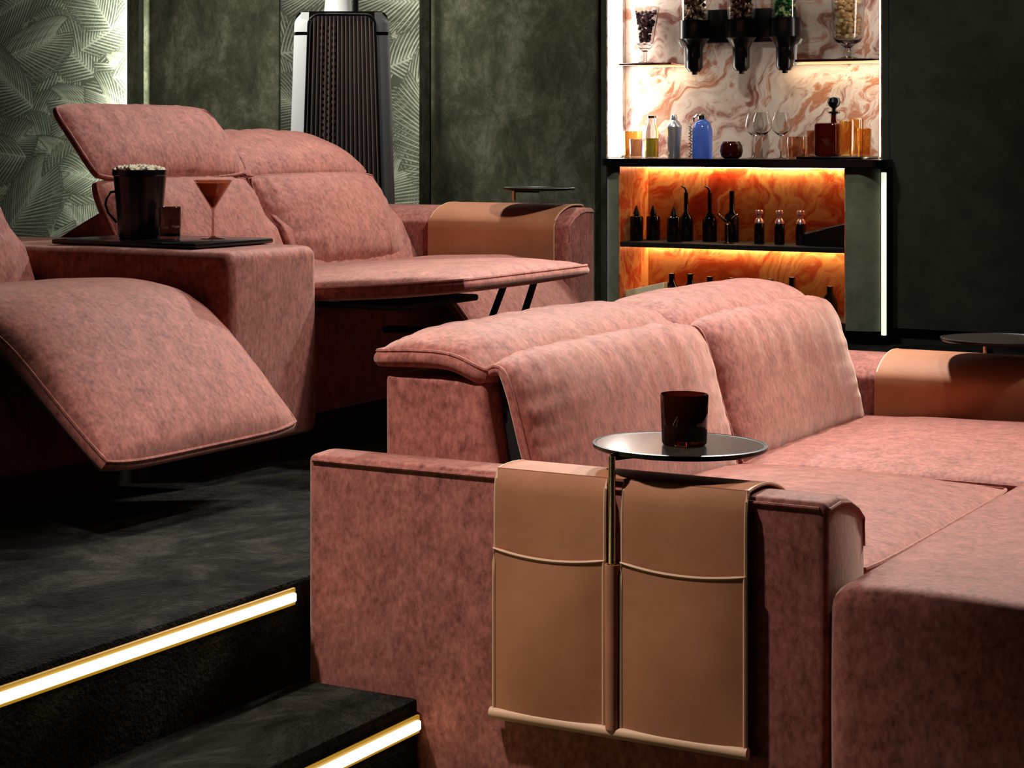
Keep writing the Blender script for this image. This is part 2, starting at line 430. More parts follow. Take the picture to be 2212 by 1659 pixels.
# palm-leaf wallpaper: fronds drawn into vertex colours of a flat panel (a print)
def palm_panel(px0, px1, prot, z0, z1, seed, ox, oz, res=.0030):
    y = YW-prot
    x0, x1 = wx(px0, y), wx(px1, y)
    nx, nz = int((x1-x0)/res)+1, int((z1-z0)/res)+1
    A = np.zeros((nz, nx), np.float32)
    rng = random.Random(seed)
    X = np.linspace(x0, x1, nx)[None, :]; Z = np.linspace(z0, z1, nz)[:, None]
    def seg(ax, az, bx, bz, w0, val, clear=False):
        i0 = max(0, int((min(ax, bx)-x0-.02)/res)); i1 = min(nx, int((max(ax, bx)-x0+.02)/res)+2)
        k0 = max(0, int((min(az, bz)-z0-.02)/res)); k1 = min(nz, int((max(az, bz)-z0+.02)/res)+2)
        if i0 >= i1 or k0 >= k1: return
        xs, zs = X[:, i0:i1], Z[k0:k1]
        dx, dz = bx-ax, bz-az
        l2 = dx*dx+dz*dz+1e-9
        t = np.clip(((xs-ax)*dx+(zs-az)*dz)/l2, 0, 1)
        d = np.sqrt((xs-ax-t*dx)**2+(zs-az-t*dz)**2)
        if clear: A[k0:k1, i0:i1] *= 1-np.clip(1.5-d/.008, 0, 1)
        else:
            v = np.clip(1.25-d/(w0*(1-.55*t)), 0, 1)*val
            A[k0:k1, i0:i1] = np.maximum(A[k0:k1, i0:i1], v)
    def frond(bx, bz, ang, ln, bend):
        n = int(ln/.0195); S = []
        for i in range(n):
            t = i/n
            a = ang+bend*t
            sx = bx+ln*t*math.cos(ang+bend*t*.5); sz = bz+ln*t*math.sin(ang+bend*t*.5)
            for side in (-1, 1):
                la = a+side*(.95-.55*t)
                ll = (.20+.36*math.sin(PI*min(1, t*.8+.15)))*ln
                v = .55+.45*rng.random()
                px, pz, aa = sx, sz, la
                for q in range(3):
                    qx, qz = px+ll/3*math.cos(aa), pz+ll/3*math.sin(aa)
                    S.append((px, pz, qx, qz, .0068-.0014*q, v*(1-.12*q)))
                    px, pz = qx, qz; aa -= side*.10+.10*math.cos(aa)
        for q in S: seg(*q[:4], .009, 0, True)
        for q in S: seg(*q)
        seg(bx, bz, bx+ln*math.cos(ang+bend*.5), bz+ln*math.sin(ang+bend*.5), .006, .8)
    spots = []
    gz = z0-.25
    row = 0
    while gz < z1+.3:
        gx = x0-.35+(row % 2)*.11
        while gx < x1+.45:
            spots.append((gx+ox+rng.uniform(-.08, .08), gz+oz+rng.uniform(-.08, .08)))
            gx += .22
        gz += .15; row += 1
    rng.shuffle(spots)
    for (gx, gz) in spots:
        frond(gx, gz, PI/2+rng.choice((-1, 1))*rng.uniform(.25, 1.9), rng.uniform(.34, .56), rng.uniform(-.7, .7))
    me = bpy.data.meshes.new('palm_panel')
    xx, zz = np.meshgrid(np.linspace(x0, x1, nx), np.linspace(z0, z1, nz))
    co = np.stack([xx.ravel(), np.full(nx*nz, y), zz.ravel()], 1)
    idx = np.arange(nx*nz).reshape(nz, nx)
    faces = np.stack([idx[:-1, :-1].ravel(), idx[:-1, 1:].ravel(), idx[1:, 1:].ravel(), idx[1:, :-1].ravel()], 1)
    # the box behind the printed face
    nv = nx*nz
    bx = np.array([[x0, y, z0], [x1, y, z0], [x1, y, z1], [x0, y, z1], [x0, YW, z0], [x1, YW, z0], [x1, YW, z1], [x0, YW, z1]])
    bf = np.array([[0, 4, 5, 1], [1, 5, 6, 2], [2, 6, 7, 3], [3, 7, 4, 0]])+nv
    co = np.concatenate([co, bx]); faces = np.concatenate([faces, bf])
    co = co-np.array(WL[wall])
    me.vertices.add(len(co)); me.vertices.foreach_set('co', co.ravel())
    me.loops.add(faces.size); me.loops.foreach_set('vertex_index', faces.ravel())
    me.polygons.add(len(faces)); me.polygons.foreach_set('loop_start', np.arange(0, faces.size, 4))
    me.update(calc_edges=True)
    ca = me.color_attributes.new('print', 'FLOAT_COLOR', 'POINT')
    v = np.concatenate([A.ravel(), np.zeros(8)])
    ca.data.foreach_set('color', np.stack([v, v, v, np.ones_like(v)], 1).ravel().astype(np.float32))
    me.materials.append(M['palm'])
    o = bpy.data.objects.new('palm_panel', me); COL.objects.link(o); o.parent = wall
    WL[o] = WL[wall]
    return o
pm = mat('palm_wallpaper', (120, 125, 105), .75, spec=.2)
N_, L_, B_ = nodes(pm)
at_ = N_.new('ShaderNodeAttribute'); at_.attribute_name = 'print'
rp = N_.new('ShaderNodeValToRGB'); rp.color_ramp.elements[0].color = lin((46, 48, 38)); rp.color_ramp.elements[1].color = lin((128, 130, 114))
L_.new(at_.outputs['Fac'], rp.inputs[0]); L_.new(rp.outputs[0], B_.inputs['Base Color'])
M['palm'] = pm
palm_panel(-90, 297, .08, ZP+.06, 2.3, 3, 0, 0)
palm_panel(606, 919, .06, ZP+.06, 2.3, 11, .1, .1)

# light battens on the wall
def batten(px, prot, z0, z1, label, m, w=.016, back=.02, trim=True):
    y = YW-prot
    x = wx(px, y-.02)
    o = empty('wall_light_strip', (x, y-.012, z0), label, 'light strip')
    bm = bm_new(); box(bm, x+w*.45, x+w*.75, y-.095, y, z0, z1, .002, 1); obj('channel', bm, 'green', o)
    bm = bm_new(); box(bm, x-w*.8, x+w*.42, y-.070, y-.030, z0+.01, z1-.01, .003, 2); obj('diffuser', bm, m, o)
    return o
batten(291, .08, ZP+.1, 2.3, 'bright white vertical light strip beside the left palm-leaf panel', 'led_white')
batten(921, .06, ZP+.1, 2.3, 'slim greenish light strip at the right edge of the palm-leaf panel behind the speaker', 'led_soft', w=.010)
y_ = YW-.08; x_ = wx(291, y_)-.02
area('strip_lamp', (x_, y_-.10, 1.45), (x_-.5, y_+.02, 1.45), 10, .06, 1.7, (1, 1, .95))
y_ = YW-.06; x_ = wx(921, y_)-.02
area('strip_lamp', (x_, y_-.10, 1.45), (x_-.5, y_+.02, 1.45), 4.0, .06, 1.7, (1, 1, .92))

# ------------------------------------------------------------------ lights in the step risers
def step_light(x, y0, y1, z0, z1, label):
    o = empty('step_light', (x, (y0+y1)/2, z0), label, 'light strip', None)
    bm = bm_new(); box(bm, x, x+.007, y0-.01, y1+.006, z0-.0075, z1+.0075, .002, 2); obj('channel', bm, 'led_halo_rim', o)  # glowing yellow rim stands in for the halo around the strip
    bm = bm_new(); box(bm, x+.004, x+.014, y0, y1, z0, z1, .004, 3); obj('diffuser', bm, 'led_step', o)
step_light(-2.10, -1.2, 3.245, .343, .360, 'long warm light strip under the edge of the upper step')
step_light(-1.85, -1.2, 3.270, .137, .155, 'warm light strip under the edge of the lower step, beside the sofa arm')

# ------------------------------------------------------------------ sofas
def arm_section(yo, s, zt, zb, w=.205):
    """section of an arm whose top slopes down to the seat side"""
    return [(yo, zb), (yo, zt), (yo+s*.07, zt+.003), (yo+s*.115, zt-.004), (yo+s*.160, zt-.020), (yo+s*w, zt-.050), (yo+s*w, zb)]
def make_arm(yo, s, zt, zb, x0, x1, parent):
    bm = bm_new()
    prism(bm, arm_section(yo, s, zt, zb), 'x', x0, x1, .013, 4)
    # welt along the top outer edge
    tube(bm, [(x0+.012, yo-s*.001, zt-.010), (x1-.012, yo-s*.001, zt-.010)], .0035, 6)
    tube(bm, [(x1+.001, yo+s*.012, zt-.012), (x1+.001, yo+s*.07, zt-.009), (x1+.001, yo+s*.115, zt-.015), (x1+.001, yo+s*.158, zt-.031), (x1+.001, yo+s*.190, zt-.052), (x1+.001, yo+s*.194, zt-.10)], .003, 6)
    return obj('armrest', bm, 'velvet', parent, angle=50)

# front row --------------------------------------------------------
front = empty('recliner_sofa', (-1.5, 4.48, 0), 'rose velvet two-seat sofa in front, with headrests folded back and a long chaise seat', 'sofa')
AO, AW = 3.29, .205
make_arm(AO, 1, .61, .02, -2.092, -1.097, front)
make_arm(5.675, -1, .615, .02, -2.09, -1.02, front)
SY = (3.500, 4.484, 5.468)
def back_shell(poly, y0, y1, parent, bev=.012):
    bm = bm_new(); prism(bm, poly, 'y', y0, y1, bev, 3)
    bmesh.ops.subdivide_edges(bm, edges=[e for e in bm.edges if e.calc_length() > .1], cuts=8, use_grid_fill=True)
    for v in bm.verts:
        v.co.y += .007*noise.noise(Vector((v.co.x*22, v.co.z*2.5, v.co.y*2)))
    return obj('back_shell', bm, 'velvet', parent, angle=50)
for k in range(2):
    y0, y1 = SY[k]+.004, SY[k+1]-.004
    bm = bm_new(); box(bm, -2.0, -1.12, y0, y1, .04, .40, .02, 3)
    unit = obj('seat_unit', bm, 'velvet', front)
    back_shell([(-2.052, .06), (-2.052, .742), (-1.835, .742), (-1.805, .57), (-1.78, .44), (-1.74, .06)], y0+.004, y1-.004, unit)
    bm = bm_new(); prism(bm, [(-1.83, .76), (-1.80, .76), (-1.69, .44), (-1.78, .44)], 'y', y0+.05, y1-.05); obj('gap_shade', bm, 'black_matte', unit)  # black filler, stands in for the shadow between shell and cushion
    # back cushion, seam edge towards the shell, front face to +x
    bm = pad([(-1.838, .752), (-1.806, .760), (-1.782, .720), (-1.748, .60), (-1.700, .455)], y0+.004, y1-.004-.062*k, .044, .012, .014, 52, 44, 2.7, .52, .006, 3+k, .006, wfreq=36, pw=4)
    obj('backrest', bm, 'velvet', unit)
    # headrest folded back flat
    bm = pad([(-2.082, .770), (-1.98, .776), (-1.90, .772), (-1.828, .742)], y0-.004, y1+.004-.062*k, .044, .012, .030, 44, 50, 2.2, .62, .008, 8+k, .008, wfreq=32, pw=5)
    obj('headrest', bm, 'velvet', unit)
    if k == 0:
        bm = pad([(-1.745, .452), (-1.45, .455), (-1.095, .452)], y0+.002, y1-.004, .036, .05, .022, 44, 44, 2.8, .55, .004, 21, .006)
        obj('seat_cushion', bm, 'velvet', unit)
    else:
        bm = pad([(-1.745, .452), (-1.2, .455), (-.46, .452)], y0+.004, y1, .036, .05, .022, 54, 44, 2.8, .55, .004, 22, .006)
        obj('seat_cushion', bm, 'velvet', unit)
        bm = bm_new(); box(bm, -1.115, -.48, y0, y1, .04, .40, .02, 3); obj('chaise_base', bm, 'velvet', unit)
bm = soft_box(-1.088, -.46, 3.262, 4.480, .03, .487, .042, 6, 9, .005, 4)
obj('ottoman', bm, 'velvet', front, angle=80)

# back row ---------------------------------------------------------
back = empty('recliner_sofa', (-3.2, 4.8, ZP), 'rose velvet sofa on the raised back row, reclined seats either side of a console', 'sofa')
CY0, CY1 = 4.09, 4.49
bm = bm_new()
box(bm, -3.85, -2.82, CY0, CY1, .455, .93, .028, 5)
bmesh.ops.subdivide_edges(bm, edges=[e for e in bm.edges if e.calc_length() > .1], cuts=6, use_grid_fill=True)
for v in bm.verts: v.co += Vector((1, 1, 1))*.002*noise.noise(v.co*9)
con = obj('console', bm, 'velvet', back, angle=60)
bm = bm_new(); box(bm, -3.75, -2.92, CY0+.03, CY1-.03, ZP, .456); obj('plinth', bm, 'black_matte', con)
def back_unit(y0, y1, head, seatpath, tuck, seed, shell=True, flat=None, base=True):
    bm = bm_new(); box(bm, -3.70, -2.98, y0, y1, .46, .735, .02, 3)
    u = obj('seat_unit', bm, 'velvet', back)
    bm = bm_new(); box(bm, -3.66, -3.02, y0+.03, y1-.03, ZP, .462); obj('plinth', bm, 'black_matte', u)
    back_shell([(-3.76, .47), (-3.74, .90), (-3.515, 1.012), (-3.43, .93), (-3.36, .78), (-3.36, .47)], y0+.006, y1-.006, u)
    bm = pad([(-3.565, 1.085), (-3.535, 1.02), (-3.475, .915), (-3.405, .795)], y0, y1, .062, .02, .02, 44, 44, 2.7, .55, .010, seed, .008, wfreq=32, pw=3.2)
    obj('backrest', bm, 'velvet', u)
    bm = pad(head, y0, y1, .042, .018, .016, 40, 40, 2.5, .55, .009, seed+1, .010, wfreq=20)
    obj('headrest', bm, 'velvet', u)
    bm = pad(seatpath, y0, y1, tuck[0], tuck[1], tuck[2], 54, 40, 2.8, .5, .007, seed+2, .010, wfreq=18)
    obj('seat_cushion', bm, 'velvet', u)
    return u
RAISED = [(-3.712, 1.292), (-3.645, 1.215), (-3.58, 1.135), (-3.545, 1.085)]
FLAT = [(-3.845, 1.205), (-3.74, 1.175), (-3.64, 1.130), (-3.565, 1.075)]
uC = back_unit(3.335, 4.072, RAISED, [(-3.42, .775), (-3.10, .800), (-2.955, .797), (-2.865, .755), (-2.74, .645), (-2.612, .525)], (.062, .034, .028), 31)
uA = back_unit(4.497, 5.240, RAISED, [(-3.42, .770), (-3.0, .795), (-2.70, .815), (-2.40, .842)], (.050, .016, .026), 41)
uB = back_unit(5.252, 5.992, FLAT, [(-3.42, .775), (-3.10, .795), (-2.955, .79), (-2.87, .745), (-2.78, .64), (-2.71, .53)], (.03, .03, .026), 51)
# metal mechanism under the raised footrest
for yy in (5.09,):
    for (xa, xb) in ((-2.50, -2.555), (-2.585, -2.65)):
        bm = bm_new(); tube(bm, [(xa, yy, .838), (xb, yy, .68)], .010, 8); obj('strut', bm, 'black_metal', uA)
    bm = bm_new(); tube(bm, [(-2.54, yy, .685), (-2.98, yy, .66)], .010, 8); obj('rail', bm, 'black_metal', uA)
bm = bm_new(); box(bm, -3.02, -2.62, 4.56, 4.98, .765, .782, .004, 1); obj('footrest_board', bm, 'black_matte', uA)
make_arm(6.205, -1, .976, .455, -3.86, -2.84, back)

# leather caddies over the arms ------------------------------------
def drape_path(yo, s, zt, zb):
    o = .016
    P = [(yo-s*o, zb), (yo-s*(o+.001), zt-.12), (yo-s*o, zt-.03), (yo-s*.010, zt+.000), (yo+s*.006, zt+.0085), (yo+s*.070, zt+.010), (yo+s*.120, zt+.002), (yo+s*.165, zt-.013), (yo+s*.200, zt-.036), (yo+s*.2115, zt-.050), (yo+s*.2125, zt-.068), (yo+s*.2125, zt-.17)]
    return P
def sheet(bm, x0, x1, path, th, nx=8, wob=0):
    n = len(path)
    nrm = []
    for i in range(n):
        a = path[max(0, i-1)]; b = path[min(n-1, i+1)]
        t = Vector((b[0]-a[0], b[1]-a[1])).normalized(); nrm.append(Vector((-t.y, t.x)))
    g = {}
    for i in range(n):
        for j in range(nx+1):
            x = x0+(x1-x0)*j/nx
            for k in (0, 1):
                p = Vector(path[i])+nrm[i]*(th*(k-.5))
                g[i, j, k] = bm.verts.new((x, p.x, p.y))
    for i in range(n-1):
        for j in range(nx):
            for k in (0, 1):
                bm.faces.new((g[i, j, k], g[i+1, j, k], g[i+1, j+1, k], g[i, j+1, k]))
    for i in range(n-1):
        for j in (0, nx): bm.faces.new((g[i, j, 0], g[i+1, j, 0], g[i+1, j, 1], g[i, j, 1]))
    for j in range(nx):
        for i in (0, n-1): bm.faces.new((g[i, j, 0], g[i, j+1, 0], g[i, j+1, 1], g[i, j, 1]))
    return bm
def smooth_path(path, n=40):
    return [(p.x, p.y) for p in crom(path, n)]
def caddy(x0, x1, yo, s, zt, zb, label):
    zl = zt-.13                 # pocket lip
    o = empty('armrest_caddy', ((x0+x1)/2, yo, zb), label, 'caddy')
    path = smooth_path(drape_path(yo, s, zt, zb))
    xs = x0+.212                # slot for the table pole
    yf = yo-s*.016
    # one hide over the top and the seat side, two flaps on the outside
    cut = next(k for k, p in enumerate(path) if p[1] > zt+.004)
    bm = bm_new(); sheet(bm, x0, x1, path[cut:], .005, 16); hide = obj('hide', bm, 'leather', o, angle=50)
    for xx in (x0+.0015, x1-.0015):
        bm = bm_new(); tube(bm, [(xx, p[0]-s*.0006, p[1]+.0006) for p in path[cut:]], .0030, 6); obj('edge_binding', bm, 'leather_edge', hide)
    for a, b in ((x0, xs), (xs+.030, x1)):
        bm = bm_new(); sheet(bm, a, b, path[:cut+1], .005); fl = obj('flap', bm, 'leather', o, angle=50)
        for xx in (a+.0015, b-.0015):
            bm = bm_new(); tube(bm, [(xx, p[0]-s*.0006, p[1]+.0006) for p in path[:cut+1]], .0032, 6); obj('edge_binding', bm, 'leather_edge', fl)
        # bulging pocket
        bm = bm_new(); nx, nz = 14, 12; g = {}
        pa, pb = a+.001, b-.001
        for i in range(nx+1):
            for j in range(nz+1):
                u, v = i/nx, j/nz
                bul = .012*max(0, 1-abs(2*u-1)**2.5)*(.25+.75*math.sin(PI*min(1, v*.8+.1)))
                sag = -.010*(1-(2*u-1)**2)*v
                for k in (0, 1):
                    g[i, j, k] = bm.verts.new((pa+(pb-pa)*u, yf-s*(.004+bul+.003*k), zb+.006+(zl-zb-.006)*v+sag))
        for i in range(nx):
            for j in range(nz):
                for k in (0, 1): bm.faces.new((g[i, j, k], g[i+1, j, k], g[i+1, j+1, k], g[i, j+1, k]))
        for i in range(nx):
            for j in (0, nz): bm.faces.new((g[i, j, 0], g[i+1, j, 0], g[i+1, j, 1], g[i, j, 1]))
        for j in range(nz):
            for i in (0, nx): bm.faces.new((g[i, j, 0], g[i, j+1, 0], g[i, j+1, 1], g[i, j, 1]))
        lip = [g[i, nz, 1].co.copy() for i in range(nx+1)]
        sides = [[g[i, j, 1].co.copy() for j in range(nz+1)] for i in (0, nx)]
        pk = obj('pocket', bm, 'leather', o, angle=60)
        bm = bm_new(); tube(bm, sides[0]+lip[1:-1]+sides[1][::-1], .0030, 6)
        obj('edge_binding', bm, 'leather_edge', pk)
    # backing strip behind the slot, sleeve for the pole, weighted hem
    bm = bm_new(); sheet(bm, xs-.004, xs+.034, [(yf+s*.0035, zb), (yf+s*.0035, zl-.02)], .003, 2); obj('backing', bm, 'leather', o)
    bm = bm_new(); lathe(bm, [(.0115, zb+.006), (.0125, zl-.004), (.0098, zl-.004), (.0098, zl-.03)], (xs+.015, yf-s*.008, 0), 16); obj('pole_sleeve', bm, 'leather', o)
    bm = bm_new(); tube(bm, [(x0-.006, yf-s*.006, zb), (x1+.004, yf-s*.006, zb)], .0105, 10); obj('hem_bar', bm, 'leather_edge', o)
    return xs+.015, yf-s*.008
def side_table(cx, cy, zt, r, px_, py_, zb, label):
    o = empty('side_table', (cx, cy, zt), label, 'side table', None)
    bm = bm_new(); lathe(bm, [(r-.004, -.010), (r, -.007), (r+.001, -.001), (r-.004, 0), (r-.006, -.0015)], (cx, cy, zt), 56); obj('rim', bm, 'black_metal', o)
    bm = bm_new(); lathe(bm, [(r-.005, -.004), (r-.006, -.0012)], (cx, cy, zt), 56); obj('tabletop', bm, 'bronze', o)
    bm = bm_new(); lathe(bm, [(.0062, zb), (.0062, zt-.010)], (px_, py_, 0), 14); obj('pole', bm, 'brass', o)
    bm = bm_new(); tube(bm, [(px_, py_, zt-.012), (cx, cy, zt-.012)], .006, 6); obj('bracket', bm, 'black_metal', o)
    return o
px_, py_ = caddy(-1.690, -1.226, AO, 1, .61, .19, 'tan leather caddy with two pockets hanging over the nearest sofa arm')
side_table(-1.398, 3.407, .670, .150, px_, py_, .205, 'round swivel side table on a thin pole, holding the dark glass')
px_, py_ = caddy(-1.690, -1.18, 5.675, -1, .615, .19, 'tan leather caddy over the far arm of the front sofa, right edge')
side_table(-1.385, 5.55, .680, .150, px_-.0, py_, .205, 'round side table on the far front arm, cut off by the right edge')
px_, py_ = caddy(-3.34, -2.885, 6.205, -1, .976, .55, 'tan leather caddy over the far arm of the back-row sofa')
side_table(-2.985, 6.09, 1.043, .116, -3.075, 6.09, 1.0, 'small round dark side table above the far back-row arm')

# ------------------------------------------------------------------ on the console
TZ = .945
bm = bm_new(); box(bm, -3.40, -2.95, 4.13, 4.478, .9325, TZ, .005, 2)
o = obj('serving_tray', bm, 'black'); tag(o, 'flat black serving board lying on the pink console', 'tray')
bk = empty('popcorn_bucket', (-3.235, 4.285, TZ), 'tall black tapered bucket full of popcorn on the black board', 'bucket')
bm = bm_new(); lathe(bm, [(.050, 0), (.0545, .004), (.068, .160), (.0715, .163), (.0715, .176), (.066, .176), (.054, .01), (0, .01)], (-3.235, 4.285, TZ), 40); obj('body', bm, 'black', bk)
bm = bm_new()
a = Vector((-CN, -SN, 0))      # handle out to the left
c0 = Vector((-3.235, 4.285, TZ))
tube(bm, [c0+a*.062+Vector((0, 0, .120)), c0+a*.075+Vector((0, 0, .118)), c0+a*.086+Vector((0, 0, .100)), c0+a*.088+Vector((0, 0, .085)), c0+a*.082+Vector((0, 0, .066)), c0+a*.060+Vector((0, 0, .040))], .0035, 8); obj('handle', bm, 'black_metal', bk)
bm = bm_new()
for k in range(90):
    r = .062*math.sqrt(random.random()); a_ = random.random()*2*PI
    for q in range(3):
        bmesh.ops.create_icosphere(bm, subdivisions=1, radius=random.uniform(.005, .0085), matrix=Matrix.Translation((-3.235+r*math.cos(a_)+random.uniform(-.005, .005), 4.285+r*math.sin(a_)+random.uniform(-.005, .005), TZ+.172+.005*(1-(r/.065)**2)+random.uniform(-.004, .007))))
o = obj('popcorn', bm, 'popcorn'); tag(o, 'white popcorn heaped in the black bucket', 'popcorn', kind='stuff')
def tumbler(name, c, r0, r1, h, m, label, group=None, th=.0025, flute=0, nfl=0, drink=None, dl=.5, parent_only=False):
    e = empty(name, c, label, 'glass', group)
    bm = bm_new(); lathe(bm, [(r0*.92, 0), (r0, .004), (r1, h-.002), (r1-th*.5, h), (r1-th, h-.002), (r0-th, .009), (0, .009)], c, 48 if flute else 28, flute, nfl); obj('body', bm, m, e)
    if drink:
        rr = r0+(r1-r0)*dl-th-.0006
        bm = bm_new(); lathe(bm, [(r0-th-.0008, .0096), (rr, h*dl)], c, 24); obj('drink', bm, drink, e)
    return e
GX, GY = wx(367, 4.27), 4.27
tumbler('tumbler', (GX, GY, TZ), .0275, .0300, .083, 'glass_smoky', 'small smoky brown tumbler beside the popcorn bucket', drink='dark_drink', dl=.2)
def stem_glass(name, c, prof, m, label, cat, group=None, drink=None, dm=None):
    e = empty(name, c, label, cat, group)
    bm = bm_new(); lathe(bm, prof, c, 28); obj('body', bm, m, e)
    if drink: bm = bm_new(); lathe(bm, drink, c, 28); obj('drink', bm, dm, e)
    return e
mx0 = (wx(460, 4.36), 4.36, TZ)
stem_glass('martini_glass', mx0, [(.032, 0), (.032, .002), (.006, .006), (.0034, .012), (.003, .070), (.006, .078), (.050, .150), (.0488, .150), (.0035, .0795), (0, .0785)], 'glass_tea', 'martini glass of amber cocktail on the black board', 'glass', None,
           [(0, .0800), (.0038, .0815), (.0455, .143), (0, .143)], 'cocktail')
tumbler('tumbler', (wx(1478, 3.40), 3.40, .6695), .0385, .0415, .088, 'glass_smoke', 'dark brown ribbed tumbler standing on the round side table', flute=.018, nfl=20, drink='dark_drink', dl=.38)

# ------------------------------------------------------------------ loudspeaker by the palm panel
spx, spy = wx(738, 7.75), 7.75
tower = empty('floor_speaker', (spx, spy, ZP), 'tall tapering loudspeaker with silver sides and dark corded grille', 'speaker')
tower.rotation_euler = (0, 0, YAW)
WL[tower] = Vector((0, 0, 0))
HT = 1.375
def hw(z): return .245-.045*z/HT
bm = bm_new()
def slab(bm, hw_, y0, y1, z0, z1, rt):
    pts = [(-hw_(z0), z0)]
    for k in range(7):
        a = PI-PI/2*k/6; pts.append((-hw_(z1)+rt+rt*math.cos(a), z1-rt+rt*math.sin(a)))
    for k in range(7):
        a = PI/2-PI/2*k/6; pts.append((hw_(z1)-rt+rt*math.cos(a), z1-rt+rt*math.sin(a)))
    pts.append((hw_(z0), z0))
    prism(bm, pts, 'y', y0, y1)
slab(bm, hw, -.03, .22, .02, HT, .035); obj('cabinet', bm, 'black_metal', tower)
for s in (-1, 1):
    for (z0, z1) in ((.36, 1.27), (1.285, HT-.005)):
        n = 10; bm = bm_new()
        A = []
        for k in range(n+1):
            z = z0+(z1-z0)*k/n
            xo = hw(z)+.004; xi = hw(z)-.058
            if z > HT-.06: xo -= .035*((z-HT+.06)/.055)**2
            A.append([bm.verts.new((s*xi, -.052, z)), bm.verts.new((s*(xi+.035), -.050, z)), bm.verts.new((s*xo, -.030, z)), bm.verts.new((s*xo, .10, z)), bm.verts.new((s*xi, .10, z))])
        for a, b in zip(A, A[1:]):
            for k in range(5): bm.faces.new((a[k], a[(k+1) % 5], b[(k+1) % 5], b[k]))
        bm.faces.new(A[0]); bm.faces.new(A[-1][::-1])
        obj('side_panel', bm, 'shaded_panel' if s > 0 else 'white_panel', tower)  # left side white, right side grey: light and shade put into the colours
bm = bm_new(); slab(bm, lambda z: hw(z)-.055, -.045, -.02, .06, HT-.012, .04); obj('baffle', bm, 'grille_back', tower)
bm = bm_new()
ring = []
gw = lambda z: hw(z)-.056
for k in range(9):
    a = PI-PI/2*k/8; ring.append((-gw(HT)+.045+.045*math.cos(a), -.056, HT-.06+.045*math.sin(a)))
for k in range(9):
    a = PI/2-PI/2*k/8; ring.append((gw(HT)-.045+.045*math.cos(a), -.056, HT-.06+.045*math.sin(a)))
ring = [(-gw(.06), -.056, .06)]+ring+[(gw(.06), -.056, .06)]
tube(bm, ring, .006, 8, True); obj('grille_frame', bm, 'black', tower)
for k in range(17):
    t = (k+.5)/17*2-1
    zt = HT-.022-(.03*max(0, abs(t)-.75)/.25)
    bm = bm_new(); tube(bm, [(t*gw(.07), -.056, .07), (t*gw(zt), -.056, zt)], .0032, 6); obj('grille_cord', bm, 'grille', tower)
bm = bm_new()          # perforated strips behind the cords
for ii, xx in enumerate((-.085, -.06, -.035)):
    for k in range(30):
        zz = HT-.06-k*.028-(ii % 2)*.014
        b2 = bmesh.new(); bmesh.ops.create_cone(b2, cap_ends=True, segments=6, radius1=.010, radius2=.010, depth=.006, matrix=Matrix.Translation((xx, -.047, zz)) @ Matrix.Rotation(PI/2, 4, 'X')); merge(bm, b2)
o = obj('perforation', bm, 'grille', tower); o['kind'] = 'stuff'
bm = bm_new(); lathe(bm, [(.062, HT-.004), (.058, HT+.05), (.055, HT+.20), (.05, HT+.21)], (-.015, .06, 0), 28); obj('top_unit', bm, 'white_panel', tower)
bm = bm_new(); tube(bm, [(.062, .02, HT-.01), (.062, .02, HT+.06), (.10, .03, HT+.09)], .014, 8); obj('top_bracket', bm, 'black', tower)
bm = bm_new(); box(bm, -.26, .26, -.06, .24, 0, .022, .006, 2); obj('foot', bm, 'black', tower)
bm = bm_new(); box(bm, hw(.3)-.05, hw(.3)+.006, -.045, .1, .33, .345); obj('trim_ring', bm, 'black', tower)

# ------------------------------------------------------------------ bar
YF = 8.15
X0, X1 = wx(1300, YF), wx(1903, YF)
OX0, OX1 = wx(1335, YF), wx(1826, YF)
zc = 1.117
bar = empty('bar_cabinet', ((X0+X1)/2, 8.3, ZP), 'green-sided bar cabinet with two glowing orange open shelves', 'cabinet')
ZB, ZM0, ZM1, ZTOP = ZP+.055, wz(1600, 541, YF), wz(1600, 541, YF)+.022, zc-.035
LYB = 8.47
for s, a, b in ((-1, X0, OX0), (1, OX1, X1)):
    bm = bm_new()
    r = min(.10, b-a)
    pts = []
    # quarter-round outer corner
    if s < 0:
        pts = [(b, YF), (b, YW-.004), (a, YW-.004)]+[(a+r-r*math.cos(PI/2*k/10), YF+r*.9-r*.9*math.sin(PI/2*k/10)) for k in range(11)]
    else:
        pts = [(a, YF), (a, YW-.004), (b, YW-.004)]+[(b-r+r*math.cos(PI/2*k/10), YF+r*.9-r*.9*math.sin(PI/2*k/10)) for k in range(11)]
    A = [bm.verts.new((p[0], p[1], ZB)) for p in pts]; B = [bm.verts.new((p[0], p[1], ZTOP)) for p in pts]
    bm.faces.new(A); bm.faces.new(B)
    n = len(pts)
    for i in range(n): bm.faces.new((A[i], A[(i+1) % n], B[(i+1) % n], B[i]))
    obj('side_column', bm, 'column', bar)
bm = bm_new(); box(bm, OX0, OX1, LYB-.012, LYB, ZB, ZTOP); obj('back_panel', bm, 'onyx', bar)
for a, b in ((OX0, OX0+.006), (OX1-.006, OX1)):
    bm = bm_new(); box(bm, a, b, YF+.006, LYB-.012, ZB, ZTOP); obj('lining', bm, 'onyx', bar)
bm = bm_new(); box(bm, OX0, OX1, YF+.004, LYB, ZTOP, ZTOP+.004); obj('top_panel', bm, 'black_matte', bar)
bm = bm_new(); box(bm, OX0, OX1, YF+.012, LYB-.012, ZM0, ZM1, .003, 1); obj('shelf', bm, 'black_matte', bar)
bm = bm_new(); box(bm, OX0, OX1, YF+.004, LYB-.012, ZB, ZB+.03, .003, 1); obj('shelf', bm, 'black_matte', bar)
bm = bm_new(); box(bm, X0+.03, X1-.03, YF+.05, YW-.004, ZP, ZB); obj('plinth', bm, 'black', bar)
